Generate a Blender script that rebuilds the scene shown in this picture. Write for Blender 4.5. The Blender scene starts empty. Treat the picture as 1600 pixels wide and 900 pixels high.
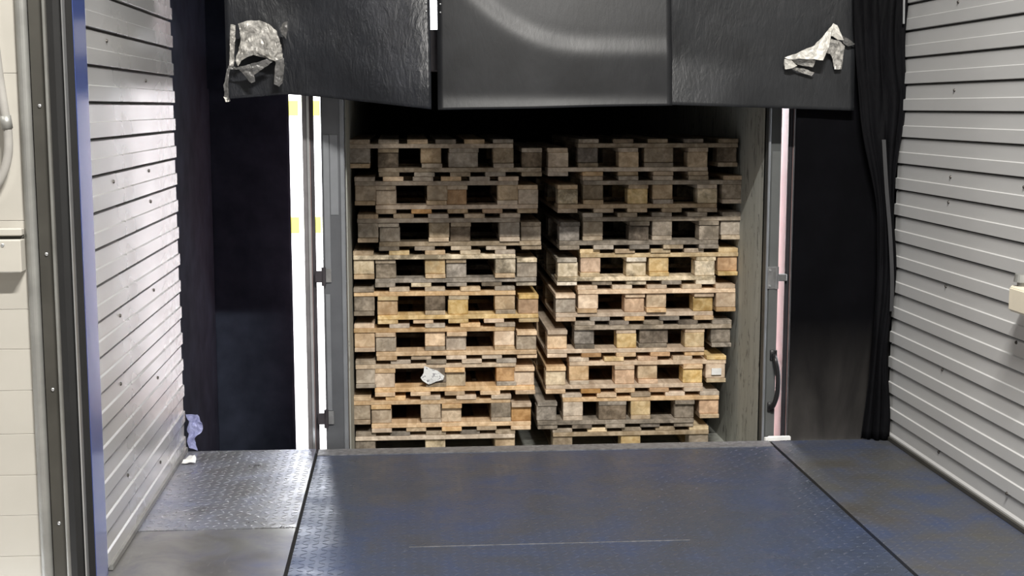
import bpy, bmesh, math, random
from mathutils import Vector, Matrix, noise

S = bpy.context.scene
C = S.collection
random.seed(7)

# ------------------------------------------------------------------ camera
F_PX, CAM_H = 2100.0, 1.5
YAW, PITCH = math.radians(4.5334), math.radians(7.648)
cam = bpy.data.cameras.new('camera')
cam.sensor_width = 36.0
cam.lens = 36.0 * F_PX / 1600.0
cam.clip_start, cam.clip_end = 0.05, 500
cam_o = bpy.data.objects.new('camera', cam)
C.objects.link(cam_o)
cam_o.location = (0, 0, CAM_H)
cam_o.rotation_euler = (math.pi / 2 - PITCH, 0, -YAW)
S.camera = cam_o

# ------------------------------------------------------------------ world, exposure
world = bpy.data.worlds.new('overcast_sky')
S.world = world
world.use_nodes = True
bg = world.node_tree.nodes['Background']
bg.inputs[0].default_value = (0.94, 0.96, 1.0, 1)
bg.inputs[1].default_value = 11.0
S.view_settings.view_transform = 'Standard'
S.view_settings.look = 'None'
S.view_settings.gamma = 1.0
S.view_settings.use_curve_mapping = False
S.view_settings.exposure = 0.0
S.cycles.use_denoising = True
S.cycles.max_bounces = 8
S.cycles.sample_clamp_indirect = 30.0

# ------------------------------------------------------------------ lamps (fixtures are built further down)
def area(name, loc, size, power, col=(1, 0.97, 0.92), rot=(0, 0, 0)):
    l = bpy.data.lights.new(name, 'AREA')
    l.shape = 'RECTANGLE'
    l.size, l.size_y = size
    l.energy = power
    l.color = col
    o = bpy.data.objects.new(name, l)
    o.location = loc
    o.rotation_euler = rot
    C.objects.link(o)
    return o
LAMPS = [(0.75, 1.45, 4.75, 690, 'nearest to the dock doorway'), (0.2, -1.6, 4.75, 50, 'added as unseen fill in the middle of the hall'), (-3.6, 2.5, 4.75, 100, 'added to light the cream wall left of the dock doorway'), (0.2, -4.8, 4.75, 50, 'added as unseen fill farthest back in the hall')]  # last three are unseen lamps, added to fill pallets and cream wall
for lx, ly, lz, lp, lwhere in LAMPS:
    area('hall_lamp_light', (lx, ly, lz - 0.012), (1.2, 0.16), lp)

# ------------------------------------------------------------------ helpers
def T(o, label=None, cat=None, group=None, kind=None):
    if label: o['label'] = label
    if cat: o['category'] = cat
    if group: o['group'] = group
    if kind: o['kind'] = kind
    return o

def link(name, me, parent=None, loc=None):
    o = bpy.data.objects.new(name, me)
    C.objects.link(o)
    if parent: o.parent = parent
    if loc: o.location = loc
    return o

def empty(name, loc, rz=0.0):
    o = bpy.data.objects.new(name, None)
    o.location = loc
    o.rotation_euler = (0, 0, rz)
    o.empty_display_size = 0.1
    C.objects.link(o)
    return o

def finish(bm, name, mat, smooth=False):
    me = bpy.data.meshes.new(name)
    bmesh.ops.recalc_face_normals(bm, faces=bm.faces[:])
    bm.to_mesh(me)
    bm.free()
    me.materials.append(mat)
    if smooth:
        for p in me.polygons: p.use_smooth = True
    return me

def add_box(bm, x0, x1, y0, y1, z0, z1, bev=0.0):
    r = bmesh.ops.create_cube(bm, size=1.0)
    vs = r['verts']
    for v in vs:
        v.co = Vector((x0 + (v.co.x + .5) * (x1 - x0), y0 + (v.co.y + .5) * (y1 - y0), z0 + (v.co.z + .5) * (z1 - z0)))
    if bev > 0:
        es = list({e for v in vs for e in v.link_edges})
        bmesh.ops.bevel(bm, geom=es, offset=bev, segments=1, affect='EDGES')
    return vs

def box(name, x0, x1, y0, y1, z0, z1, mat, parent=None, bev=0.0):
    bm = bmesh.new()
    add_box(bm, x0, x1, y0, y1, z0, z1, bev)
    return link(name, finish(bm, name, mat), parent)

def add_prism(bm, pts, axis, a, b):
    """closed polygon pts (2-D) extruded along axis from a to b"""
    def P(p, t):
        if axis == 'y': return (p[0], t, p[1])
        if axis == 'z': return (p[0], p[1], t)
        return (t, p[0], p[1])
    A = [bm.verts.new(P(p, a)) for p in pts]
    B = [bm.verts.new(P(p, b)) for p in pts]
    n = len(pts)
    bm.faces.new(A); bm.faces.new(B[::-1])
    for i in range(n):
        bm.faces.new((A[i], A[(i + 1) % n], B[(i + 1) % n], B[i]))

def prism(name, pts, axis, a, b, mat, parent=None, smooth=False):
    bm = bmesh.new()
    add_prism(bm, pts, axis, a, b)
    return link(name, finish(bm, name, mat, smooth), parent)

def add_tube(bm, pts, r, seg=10, cap=True):
    pts = [Vector(p) for p in pts]
    rings = []
    up = Vector((0.123, 0.9, 0.3)).normalized()
    for i, p in enumerate(pts):
        d = (pts[min(i + 1, len(pts) - 1)] - pts[max(i - 1, 0)]).normalized()
        u = d.cross(up)
        if u.length < 1e-3: u = d.cross(Vector((1, 0, 0)))
        u.normalize(); w = d.cross(u).normalized()
        rr = r[i] if isinstance(r, (list, tuple)) else r
        rings.append([bm.verts.new(p + rr * (math.cos(2 * math.pi * k / seg) * u + math.sin(2 * math.pi * k / seg) * w)) for k in range(seg)])
    for i in range(len(rings) - 1):
        for k in range(seg):
            bm.faces.new((rings[i][k], rings[i][(k + 1) % seg], rings[i + 1][(k + 1) % seg], rings[i + 1][k]))
    if cap:
        bm.faces.new(rings[0]); bm.faces.new(rings[-1][::-1])

def tube(name, pts, r, mat, parent=None, seg=10):
    bm = bmesh.new(); add_tube(bm, pts, r, seg)
    return link(name, finish(bm, name, mat, True), parent)

def smoothpath(pts, n=8):
    P = [Vector(p) for p in pts]; out = []
    for i in range(len(P) - 1):
        p0, p1, p2, p3 = P[max(i - 1, 0)], P[i], P[i + 1], P[min(i + 2, len(P) - 1)]
        for k in range(n):
            t = k / n
            out.append(0.5 * ((2 * p1) + (-p0 + p2) * t + (2 * p0 - 5 * p1 + 4 * p2 - p3) * t * t + (-p0 + 3 * p1 - 3 * p2 + p3) * t ** 3))
    out.append(P[-1])
    return out

# ------------------------------------------------------------------ materials
class N:
    """tiny node-graph helper"""
    def __init__(s, name):
        s.m = bpy.data.materials.new(name); s.m.use_nodes = True
        s.t = s.m.node_tree; s.b = s.t.nodes['Principled BSDF']
        s.tc = s.t.nodes.new('ShaderNodeTexCoord')
    def n(s, typ, **kw):
        d = s.t.nodes.new(typ)
        for k, v in kw.items(): setattr(d, k, v)
        return d
    def l(s, a, b): s.t.links.new(a, b)
    def math(s, op, a, b=None, c=None, clamp=False):
        d = s.n('ShaderNodeMath', operation=op, use_clamp=clamp)
        for i, v in enumerate((a, b, c)):
            if v is None: continue
            if isinstance(v, (int, float)): d.inputs[i].default_value = v
            else: s.l(v, d.inputs[i])
        return d.outputs[0]
    def noise(s, scale, vec=None, detail=3, rough=.55, dist=0.0, stretch=None):
        d = s.n('ShaderNodeTexNoise'); d.inputs['Scale'].default_value = scale
        d.inputs['Detail'].default_value = detail; d.inputs['Roughness'].default_value = rough
        d.inputs['Distortion'].default_value = dist
        v = vec or s.tc.outputs['Object']
        if stretch:
            mp = s.n('ShaderNodeMapping'); mp.inputs['Scale'].default_value = stretch[:3]
            if len(stretch) > 3: mp.inputs['Rotation'].default_value = stretch[3]
            s.l(v, mp.inputs['Vector']); v = mp.outputs[0]
        s.l(v, d.inputs['Vector'])
        return d.outputs['Fac']
    def ramp(s, fac, stops, const=False):
        d = s.n('ShaderNodeValToRGB'); e = d.color_ramp.elements
        if const: d.color_ramp.interpolation = 'CONSTANT'
        while len(e) < len(stops): e.new(0.5)
        for el, (p, c) in zip(e, stops):
            el.position = p
            el.color = (c, c, c, 1) if isinstance(c, (int, float)) else (*c, 1)
        s.l(fac, d.inputs[0]); return d.outputs[0]
    def mix(s, fac, a, b, blend='MIX'):
        d = s.n('ShaderNodeMix', data_type='RGBA', blend_type=blend)
        if isinstance(fac, (int, float)): d.inputs[0].default_value = fac
        else: s.l(fac, d.inputs[0])
        for i, v in ((6, a), (7, b)):
            if isinstance(v, tuple): d.inputs[i].default_value = (*v, 1)
            else: s.l(v, d.inputs[i])
        return d.outputs[2]
    def bump(s, h, strength=.3, dist=.01, prev=None):
        d = s.n('ShaderNodeBump'); d.inputs['Strength'].default_value = strength
        d.inputs['Distance'].default_value = dist; s.l(h, d.inputs['Height'])
        if prev is not None: s.l(prev, d.inputs['Normal'])
        s.l(d.outputs[0], s.b.inputs['Normal']); return d.outputs[0]
    def base(s, c):
        if isinstance(c, tuple): s.b.inputs['Base Color'].default_value = (*c, 1)
        else: s.l(c, s.b.inputs['Base Color'])
    def rough(s, r):
        if isinstance(r, (int, float)): s.b.inputs['Roughness'].default_value = r
        else: s.l(r, s.b.inputs['Roughness'])
    def metal(s, r):
        if isinstance(r, (int, float)): s.b.inputs['Metallic'].default_value = r
        else: s.l(r, s.b.inputs['Metallic'])

def plain(name, col, rough=.5, metal=0.0, var=.12, nscale=14, bump=0.0):
    g = N(name)
    f = g.noise(nscale, detail=4)
    lo = tuple(c * (1 - var) for c in col); hi = tuple(min(1, c * (1 + var)) for c in col)
    g.base(g.ramp(f, [(.3, lo), (.7, hi)]))
    g.rough(rough); g.metal(metal)
    if bump: g.bump(g.noise(nscale * 5), bump, .002)
    return g.m

def wood(name, light, dark, dirt=.35, spec=.25, grain=(30, 2.0, 30)):
    """sawn pallet timber: grain streaks, blotches, knots, a tone of its own per board"""
    g = N(name)
    oi = g.n('ShaderNodeObjectInfo')
    off = g.n('ShaderNodeVectorMath', operation='SCALE'); off.inputs[3].default_value = 37.0
    cv = g.n('ShaderNodeCombineXYZ'); g.l(oi.outputs['Random'], cv.inputs[0]); g.l(oi.outputs['Random'], cv.inputs[1]); g.l(oi.outputs['Random'], cv.inputs[2])
    g.l(cv.outputs[0], off.inputs[0])
    ad = g.n('ShaderNodeVectorMath', operation='ADD'); g.l(g.tc.outputs['Object'], ad.inputs[0]); g.l(off.outputs[0], ad.inputs[1])
    v = ad.outputs[0]
    f1 = g.noise(1.0, v, 5, .6, .6, stretch=(grain[0], grain[1], grain[2]))
    f2 = g.noise(9, v, 4, .7)
    f3 = g.noise(55, v, 3, .6)
    col = g.mix(g.ramp(f1, [(.35, 0.0), (.62, 1.0)]), light, tuple(c * .88 for c in dark))
    stain = g.ramp(f2, [(.44, 0.0), (.62, min(1, dirt * 1.35))])
    col = g.mix(stain, col, tuple(c * .35 for c in dark))
    tone = g.math('MULTIPLY_ADD', oi.outputs['Random'], .48, .70)
    hs = g.n('ShaderNodeHueSaturation'); g.l(col, hs.inputs['Color']); g.l(tone, hs.inputs['Value'])
    r2 = g.math('FRACT', g.math('MULTIPLY', oi.outputs['Random'], 17.3))
    g.l(g.math('MULTIPLY_ADD', r2, .5, .7), hs.inputs['Saturation'])
    g.base(hs.outputs[0]); g.rough(.85)
    g.b.inputs['Specular IOR Level'].default_value = spec
    g.bump(g.math('ADD', f1, g.math('MULTIPLY', f3, .5)), .5, .003)
    return g.m

W = {
    'fresh': wood('fresh_pine', (.86, .65, .43), (.68, .47, .28), .25),
    'yellow': wood('yellow_pine', (.85, .66, .38), (.68, .47, .22), .35),
    'orange': wood('orange_pine', (.78, .50, .27), (.60, .35, .17), .30),
    'tan': wood('tan_pine', (.70, .56, .40), (.52, .39, .26), .30),
    'greytan': wood('grey_tan_pine', (.54, .45, .34), (.38, .30, .21), .40),
    'grey': wood('weathered_pine', (.47, .40, .32), (.30, .25, .19), .55),
    'dark': wood('old_dark_pine', (.31, .25, .19), (.18, .14, .10), .60),
    'cream': wood('pale_mottled_pine', (.88, .76, .58), (.64, .53, .37), .75),
}

def panel_white(name, col, rough=.33, aniso=0.0):
    g = N(name)
    f = g.noise(3.0, detail=5, stretch=(1, .6, 1.6))
    f2 = g.noise(22, detail=5, rough=.7)
    c = g.mix(g.ramp(f, [(.35, 0.0), (.75, .5)]), col, tuple(x * .80 for x in col))
    c = g.mix(g.ramp(f2, [(.80, 0.0), (.95, .1)]), c, tuple(x * .7 for x in col))
    g.base(c)
    g.rough(g.ramp(g.noise(2.5, detail=2), [(.3, rough - .03), (.7, rough + .05)]))
    g.b.inputs['Specular IOR Level'].default_value = .7
    if aniso:
        tg = g.n('ShaderNodeTangent', direction_type='RADIAL', axis='Z')
        g.l(tg.outputs[0], g.b.inputs['Tangent'])
        g.b.inputs['Anisotropic'].default_value = aniso
    if not aniso: g.bump(g.noise(60, detail=1.5), .03, .001)
    return g.m
M_WALL_L = panel_white('white_coated_steel', (.62, .62, .62), .27, .5)
M_WALL_L.node_tree.nodes['Principled BSDF'].inputs['Metallic'].default_value = .46
M_WALL_R = panel_white('grey_white_coated_steel', (.50, .50, .495), .42)
M_CREAM = panel_white('cream_sandwich_panel', (.44, .42, .375), .5)
M_GAP = plain('dark_joint', (.035, .033, .03), .8)
M_SCREW = plain('dark_screw_head', (.05, .045, .04), .5, .6)

def rubber(name, col=(.022, .023, .026), rough=.42, streak=.5, rot=.5, spec=.5):
    g = N(name)
    f = g.noise(6, detail=4)
    g.base(g.ramp(f, [(.3, tuple(c * .75 for c in col)), (.7, tuple(c * 1.35 for c in col))]))
    g.rough(g.ramp(g.noise(5, detail=2), [(.3, rough - .02), (.7, rough + .03)]))
    g.b.inputs['Specular IOR Level'].default_value = spec
    s1 = g.noise(1.0, None, 4, .6, .8, stretch=(26, 26, 9, (0, rot, 0)))
    s2 = g.noise(1.0, None, 3, .6, .3, stretch=(60, 60, 18, (0, rot * 1.4, 0)))
    g.bump(g.math('ADD', s1, g.math('MULTIPLY', s2, .5)), streak, .012)
    return g.m
M_RUB_L = rubber('wrinkled_black_rubber', (.010, .011, .014), .37, .34, .45, .32)
M_RUB_M = rubber('smooth_black_rubber', (.012, .0125, .014), .40, .04, .0, .34)
M_RUB_R = rubber('dull_black_rubber', (.015, .016, .018), .38, .18, -.3, .40)
M_CURT = rubber('blue_black_curtain', (.024, .029, .044), .85, .06, .1, .04)
M_CURT_R = rubber('dusty_black_curtain', (.0022, .0022, .0030), .8, .12, .1, .05)
def dusty(m, c=(.075, .07, .065), top=.55):
    t = m.node_tree; bs = t.nodes['Principled BSDF']
    src = bs.inputs['Base Color'].links[0].from_socket
    tc = t.nodes.new('ShaderNodeTexCoord'); sp = t.nodes.new('ShaderNodeSeparateXYZ'); t.links.new(tc.outputs['Object'], sp.inputs[0])
    nz = t.nodes.new('ShaderNodeTexNoise'); nz.inputs['Scale'].default_value = 5; nz.inputs['Detail'].default_value = 5
    mp = t.nodes.new('ShaderNodeMapRange'); mp.inputs[1].default_value = top; mp.inputs[2].default_value = -.05; mp.inputs[3].default_value = 0; mp.inputs[4].default_value = 1
    t.links.new(sp.outputs[2], mp.inputs[0])
    mu = t.nodes.new('ShaderNodeMath'); mu.operation = 'MULTIPLY'; t.links.new(mp.outputs[0], mu.inputs[0]); t.links.new(nz.outputs['Fac'], mu.inputs[1])
    mx = t.nodes.new('ShaderNodeMix'); mx.data_type = 'RGBA'; t.links.new(mu.outputs[0], mx.inputs[0]); t.links.new(src, mx.inputs[6]); mx.inputs[7].default_value = (*c, 1)
    t.links.new(mx.outputs[2], bs.inputs['Base Color'])
dusty(M_CURT_R)
M_FOLD = rubber('folded_black_tarpaulin', (.0030, .0030, .0038), .7, .35, .2, .08)

def tread(name, paint, metalc, cell=.034, strength=.55, wearlo=.42, wearhi=.66, rough=.36, metal=.55, brown=.35):
    """chequer plate: raised lens-shaped lugs in alternating directions, paint worn to steel"""
    g = N(name)
    sp = g.n('ShaderNodeSeparateXYZ'); g.l(g.tc.outputs['Object'], sp.inputs[0])
    u = g.math('DIVIDE', sp.outputs[0], cell); v = g.math('DIVIDE', sp.outputs[1], cell)
    par = g.math('FLOORED_MODULO', g.math('ADD', g.math('FLOOR', u), g.math('FLOOR', v)), 2.0)
    sg = g.math('MULTIPLY_ADD', par, 2.0, -1.0)
    lu = g.math('SUBTRACT', g.math('FRACT', u), .5); lv = g.math('SUBTRACT', g.math('FRACT', v), .5)
    p = g.math('ADD', lu, g.math('MULTIPLY', lv, sg)); q = g.math('SUBTRACT', lu, g.math('MULTIPLY', lv, sg))
    d = g.math('ADD', g.math('POWER', g.math('DIVIDE', p, .62), 2.0), g.math('POWER', g.math('DIVIDE', q, .2), 2.0))
    lug = g.math('SUBTRACT', 1.0, d, clamp=True)
    w1 = g.noise(1.6, detail=5, rough=.6); w2 = g.noise(6, detail=6, rough=.65, dist=.5); w3 = g.noise(40, detail=4, rough=.7)
    w = g.math('ADD', g.math('MULTIPLY', w1, .6), g.math('MULTIPLY', w2, .4))
    wear = g.ramp(w, [(wearlo, 1.0), (wearhi, 0.0)])
    col = g.mix(wear, paint, metalc)
    col = g.mix(g.ramp(g.noise(2.3, detail=4, dist=.6), [(.50, 0.0), (.72, brown)]), col, (.085, .075, .06))
    scratch = g.ramp(g.noise(1.0, None, 2, .5, 1.5, stretch=(38, 7, 1)), [(.70, 0.0), (.78, .35)])
    col = g.mix(scratch, col, tuple(min(1, c * 2.0) for c in metalc))
    col = g.mix(g.math('MULTIPLY', lug, .25), col, tuple(min(1, c * 1.8) for c in metalc))
    g.base(col)
    g.rough(g.ramp(w2, [(.3, rough - .06), (.7, rough + .14)]))
    g.metal(g.ramp(w, [(wearlo, metal), (wearhi, metal * .55)]))
    b1 = g.bump(g.math('ADD', lug, g.math('MULTIPLY', w3, .15)), strength, .0065)
    return g.m
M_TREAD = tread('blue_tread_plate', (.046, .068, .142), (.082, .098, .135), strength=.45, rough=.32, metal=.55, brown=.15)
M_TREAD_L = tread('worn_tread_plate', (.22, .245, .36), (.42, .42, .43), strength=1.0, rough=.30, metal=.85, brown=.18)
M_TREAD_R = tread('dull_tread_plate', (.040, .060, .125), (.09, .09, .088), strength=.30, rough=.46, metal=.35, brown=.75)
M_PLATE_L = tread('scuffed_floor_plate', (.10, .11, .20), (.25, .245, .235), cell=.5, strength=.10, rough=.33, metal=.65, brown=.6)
M_STRIP = plain('worn_lip_steel', (.23, .23, .24), .5, .5, .35, 45, .5)

M_GALV = plain('galvanised_steel', (.30, .30, .285), .45, .55, .15, 9, .15)
M_CHAN = plain('olive_grey_steel', (.070, .067, .058), .5, .45, .15, 6, .1)
M_EDGE = plain('bright_steel_edge', (.55, .56, .57), .3, .8, .08)
M_SEAL = plain('black_seal_rubber', (.006, .006, .006), .8, 0, .2)
M_VOID = plain('black_gap_shade', (.002, .002, .002), .95, 0, .2)  # black that paints the shade inside the open floor seams
M_BLUE = plain('blue_painted_steel', (.05, .10, .40), .20, 0.25, .10, 5)
M_BLUE.node_tree.nodes['Principled BSDF'].inputs['Coat Weight'].default_value = 1.0
M_BLUE.node_tree.nodes['Principled BSDF'].inputs['Coat Roughness'].default_value = .16
M_BLUE.node_tree.nodes['Principled BSDF'].inputs['Coat IOR'].default_value = 2.2
M_CONC = plain('dusty_concrete', (.27, .26, .25), .9, 0, .2, 4, .3)
M_HALL = plain('hall_wall_paint', (.34, .33, .31), .7, 0, .05, 2)
M_CEIL = plain('hall_ceiling_sheet', (.28, .28, .275), .7, 0, .05, 2)
M_ALU = plain('grey_truck_frame', (.115, .12, .13), .42, .35, .12, 8, .1)
M_ALU_L = plain('light_frame_insert', (.21, .22, .235), .45, .3, .10, 10, .1)
M_DOOR = plain('truck_door_skin', (.90, .58, .54), .45, 0, .06, 4)
M_DEDGE = plain('dark_door_edge', (.04, .035, .04), .5, .1, .2)
M_DEDGE_L = plain('grey_door_edge', (.20, .19, .195), .4, .3, .15)
M_BLACK = plain('black_plastic', (.012, .012, .013), .35, 0, .2)
M_STEEL = plain('hinge_steel', (.33, .33, .33), .35, .7, .2, 30)
M_BOXC = plain('ivory_plastic', (.68, .62, .50), .45, 0, .05)
M_WHITE = plain('white_paper', (.80, .80, .78), .6, 0, .12, 30, .3)
M_TRBODY = plain('truck_body_skin', (.82, .81, .82), .5, 0, .05)

def ply(name):
    g = N(name)
    f = g.noise(1.0, detail=5, rough=.65, stretch=(8, 14, 1.1)); f2 = g.noise(1.0, detail=4, rough=.7, dist=1.0, stretch=(9, 26, 7))
    c = g.mix(g.ramp(f, [(.3, 0.0), (.7, 1.0)]), (.46, .47, .43), (.33, .335, .30))
    c = g.mix(g.ramp(f2, [(.56, 0.0), (.64, .75)]), c, (.10, .10, .09))
    g.base(c); g.rough(.75); g.bump(f, .3, .004)
    return g.m
M_PLY = ply('scuffed_grey_plywood')
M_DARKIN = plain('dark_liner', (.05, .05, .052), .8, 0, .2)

def film(name, lo, hi, rough=.35):
    g = N(name)
    f = g.noise(26, detail=5, rough=.7, dist=1.2)
    g.base(g.ramp(f, [(.35, lo), (.62, hi)]))
    g.rough(rough); g.metal(.15)
    g.bump(g.noise(34, detail=4, dist=1.0), .7, .006)
    return g.m
M_FILM = film('torn_silver_film', (.13, .125, .115), (.56, .54, .50))
M_FILM_D = film('grey_torn_film', (.07, .07, .068), (.16, .155, .15))
M_TAPE = film('white_torn_tape', (.48, .46, .42), (.80, .78, .72), .5)
M_BLUEFILM = film('bluish_plastic_film', (.16, .17, .32), (.34, .36, .58), .3)

# ------------------------------------------------------------------ setting: dock tunnel walls
XL, XR, YF, YE = -0.975, 2.185, 4.302, 5.875     # left wall, right wall, doorway plane, tunnel end
PITCHZ = 0.1157

def clad_wall(name, x, side, y0, y1, z0line, mat, kmin, kmax, screws):
    """corrugated steel wall; side=+1 faces +x. One child object per pressed strip"""
    root = box(name, *( (x - .10, x - .016) if side > 0 else (x + .016, x + .10) ), y0, y1 - .004, -.04, 3.2, M_GAP)
    T(root, kind='structure')
    out, inn, g = 0.0, 0.007, 0.0035
    def strip(z, zmin=None):
        # from the dark groove down: slot, recessed band, shoulder, proud band
        h = PITCHZ
        pr = [(.016, 0), (.0145, 0), (inn, -.004), (inn, -h * .50), (out, -h * .50 - .003), (out, -h + .0085), (.002, -h + .0068), (.016, -h + .0068)]
        return [(x - side * d, z + dz) for d, dz in pr]
    cache = {}
    for k in range(kmin, kmax):
        z = z0line + k * PITCHZ
        if z - PITCHZ < -.012:
            hh = z + .008
            if hh < .03: continue
            pts = [(x - side * d, zz) for d, zz in ((.016, z), (.0145, z), (inn, z - .004), (inn, max(z - PITCHZ * .5, -.008)))]
            if z - PITCHZ * .5 - .009 > -.008: pts += [(x, z - PITCHZ * .5 - .009), (x, -.008)]
            pts += [(x - side * .016, -.008)]
            prism('cladding_strip', pts, 'y', y0, y1 + random.uniform(-.003, .003), mat, root)
            continue
        if 'me' not in cache:
            bm = bmesh.new(); add_prism(bm, [(px, pz - z) for px, pz in strip(z)], 'y', y0, y1)
            cache['me'] = finish(bm, 'cladding_strip', mat)
        o = link('cladding_strip', cache['me'], root, (0, random.uniform(-.004, .004), z))
    bm = bmesh.new()
    r = bmesh.ops.create_cone(bm, cap_ends=True, segments=8, radius1=.0075, radius2=.005, depth=.006)
    bmesh.ops.rotate(bm, verts=bm.verts, matrix=Matrix.Rotation(math.radians(90) * side, 3, 'Y'))
    sme = finish(bm, 'screw', M_SCREW)
    for (sy, sz) in screws:
        # depth of the profile at that height
        fr = ((z0line - sz) / PITCHZ) % 1.0
        d = inn if fr < .5 else out
        link('screw', sme, root, (x - side * d + side * .002, sy, sz))
    return root

rows = [1.914, 1.568, 1.222, .778, .432, .086]
wl = clad_wall('wall_left', XL, 1, YF, YE, 1.513, M_WALL_L, -14, 15,
          [(4.61, 1.718), (5.27, 1.601), (5.27, 1.259), (4.633, 1.252), (5.283, 1.140), (5.284, .795), (4.653, .792), (5.30, .444), (5.291, .104), (4.678, .222), (4.62, .56), (5.28, 2.06)])
wr = clad_wall('wall_right', XR, -1, 3.95, YE - .01, 1.480, M_WALL_R, -13, 15,
          [(5.27, r) for r in rows] + [(4.62, r) for r in (1.565, 1.22, .66, .099)] + [(5.28, 1.12), (4.62, 1.91), (5.27, 2.26)])
# floor-side rails of both walls
T(box('baseboard_left', XL - .004, XL + .010, 4.32, 5.86, .002, .020, M_GALV), kind='structure')
T(box('baseboard_right', XR - .012, XR - .001, 3.97, 5.85, .002, .018, M_CHAN), kind='structure')
# tunnel ceiling and front lintel (above the frame)
T(box('ceiling', XL - .1, XR + .1, YF, YE, 3.2, 3.28, M_HALL), kind='structure')
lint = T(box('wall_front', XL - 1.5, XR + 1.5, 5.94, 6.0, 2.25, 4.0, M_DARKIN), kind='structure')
T(box('wall_dock_face', -4.0, 5.5, 5.845, 5.90, -1.2, -.046, M_CONC), kind='structure')
box('masonry', -4.0, XL - .11, 5.80, 5.90, -.32, 4.0, M_CONC, lint); box('masonry', XR + .11, 5.5, 5.80, 5.90, -.32, 4.0, M_CONC, lint)

# hall behind the camera (closes the room: only the lamps and the dock gaps light it)
T(box('floor', -6, 8, -7, 4.0, -.10, -.012, M_CONC), kind='structure')
hc = T(box('ceiling_hall', -6, 8, -7, 4.28, 5.2, 5.3, M_CEIL), kind='structure')
T(box('wall_back', -6, 8, -7.1, -7, -.1, 5.3, M_HALL), kind='structure')
T(box('wall_side_left', -6.1, -6, -7, 4.3, -.1, 5.3, M_HALL), kind='structure')
T(box('wall_side_right', 8, 8.1, -7, 4.3, -.1, 5.3, M_HALL), kind='structure')
# doorway wall: base sheet + cream sandwich panels left of the door
YD = 4.10
M_JOINT = plain('beige_joint', (.24, .225, .20), .8)
dw = T(box('wall_doorway', -6, -1.155, YD + .023, YD + .06, -.1, 5.2, M_JOINT), kind='structure')
box('lintel', -1.155, 2.5, YD + .03, 4.30, 3.25, 5.2, M_HALL, dw)
box('masonry', XR + .03, 8, 3.90, 3.94, -.1, 5.2, M_HALL, dw)
box('masonry', XR + .10, 8, 3.94, 4.3, 5.0, 5.2, M_HALL, dw)
box('reveal', -1.155, -1.075, YD + .03, 4.33, -.1, 3.25, M_SEAL, dw)
seams = [-.10, .130, .260, .386, .515, .650, .777, .899, 1.166, 1.60, 2.05, 2.5, 3.0]
for a, b in zip(seams[:-1], seams[1:]):
    box('panel', -3.2, -1.131, YD + random.uniform(0, .0012), YD + .023, a + .0005, b - .0005, M_CREAM, dw, .0008)
box('panel', -6, -3.2, YD, YD + .023, -.1, 3.0, M_CREAM, dw)
box('panel', -6, -1.131, YD, YD + .023, 3.0, 5.2, M_CREAM, dw)

# ------------------------------------------------------------------ floor plates left and right of the dock leveller
XS0, XS1 = -0.398, 1.634
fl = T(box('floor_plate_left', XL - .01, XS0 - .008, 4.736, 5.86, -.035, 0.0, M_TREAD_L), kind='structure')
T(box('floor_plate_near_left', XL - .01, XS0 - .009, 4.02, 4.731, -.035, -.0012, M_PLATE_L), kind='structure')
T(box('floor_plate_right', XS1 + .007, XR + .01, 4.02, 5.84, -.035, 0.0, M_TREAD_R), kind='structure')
box('gap_shade_strip', XS0 - .016, XS0 + .010, 4.02, 5.84, -.036, -.014, M_VOID, fl)  # black strips stand in for the shade in the open seams
box('gap_shade_strip', XS1 - .012, XS1 + .012, 4.02, 5.838, -.036, -.014, M_VOID, fl)
T(box('floor_pit', XL - .1, XR + .1, 3.4, 5.8, -.9, -.82, M_CONC), kind='structure')

lev = empty('dock_leveller', (.618, 4.6, 0))
T(lev, 'wide blue-grey steel dock leveller platform in the middle of the floor, worn and scratched', 'dock leveller')
def lp(*a, **k):
    o = box(*a, **k); o.parent = lev; o.matrix_parent_inverse = Matrix.Translation((-.618, -4.6, 0)); return o
lp('platform', XS0 + .005, XS1 - .008, 4.02, 5.74, -.030, 0.0, M_TREAD)
lp('front_strip', XS0 + .005, XS1 - .008, 5.742, 5.835, -.045, .004, M_STRIP)
w = lp('weld_seam', .0, .98, 4.478, 4.482, -.001, .0014, M_STRIP); w['label'] = 'thin scratched weld line'
bm = bmesh.new()
add_prism(bm, [(5.835, -.045), (5.835, -.010), (6.34, -.218), (6.34, -.247)], 'x', -.22, 1.58)
o = link('lip', finish(bm, 'lip', M_STRIP), lev); o.matrix_parent_inverse = Matrix.Translation((-.618, -4.6, 0))
# bright bent bracket by the right seam
br = prism('corner_bracket', [(1.615, 5.835), (1.735, 5.848), (1.735, 5.872), (1.640, 5.872), (1.628, 5.856), (1.612, 5.850)], 'z', .001, .016, M_WHITE)
T(br, 'small white metal strip lying at the foot of the right-hand truck door', 'bracket')

# ------------------------------------------------------------------ truck
TR0, TR1, TY = -0.262, 1.668, 6.10
ZF, ZR = -.253, 1.84
trk = empty('box_truck', (.70, TY, -1.2))
T(trk, 'grey box truck backed up to the dock with its rear doors swung fully open', 'truck')
inv = Matrix.Translation((-.70, -TY, 1.2))
def tp(name, *a, parent=None, bev=0.0):
    o = box(name, *a, bev=bev); o.parent = parent or trk; o.matrix_parent_inverse = Matrix.Identity(4) if parent else inv; return o
tp('load_floor', -.374, 1.737, TY, 11.0, ZF - .10, ZF, M_PLY)
sw = tp('side_wall', -.355, TR0 - .004, TY + .09, 11.0, ZF, ZR, M_PLY)
tp('outer_skin', -.374, -.3555, 7.80, 11.0, ZF - .1, ZR, M_TRBODY)
tp('pink_bounce_skin', -.374, -.3555, TY + .09, 7.798, ZF - .1, ZR, M_DOOR)  # pink stretch added so the left wall reflects a pink tint
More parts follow.
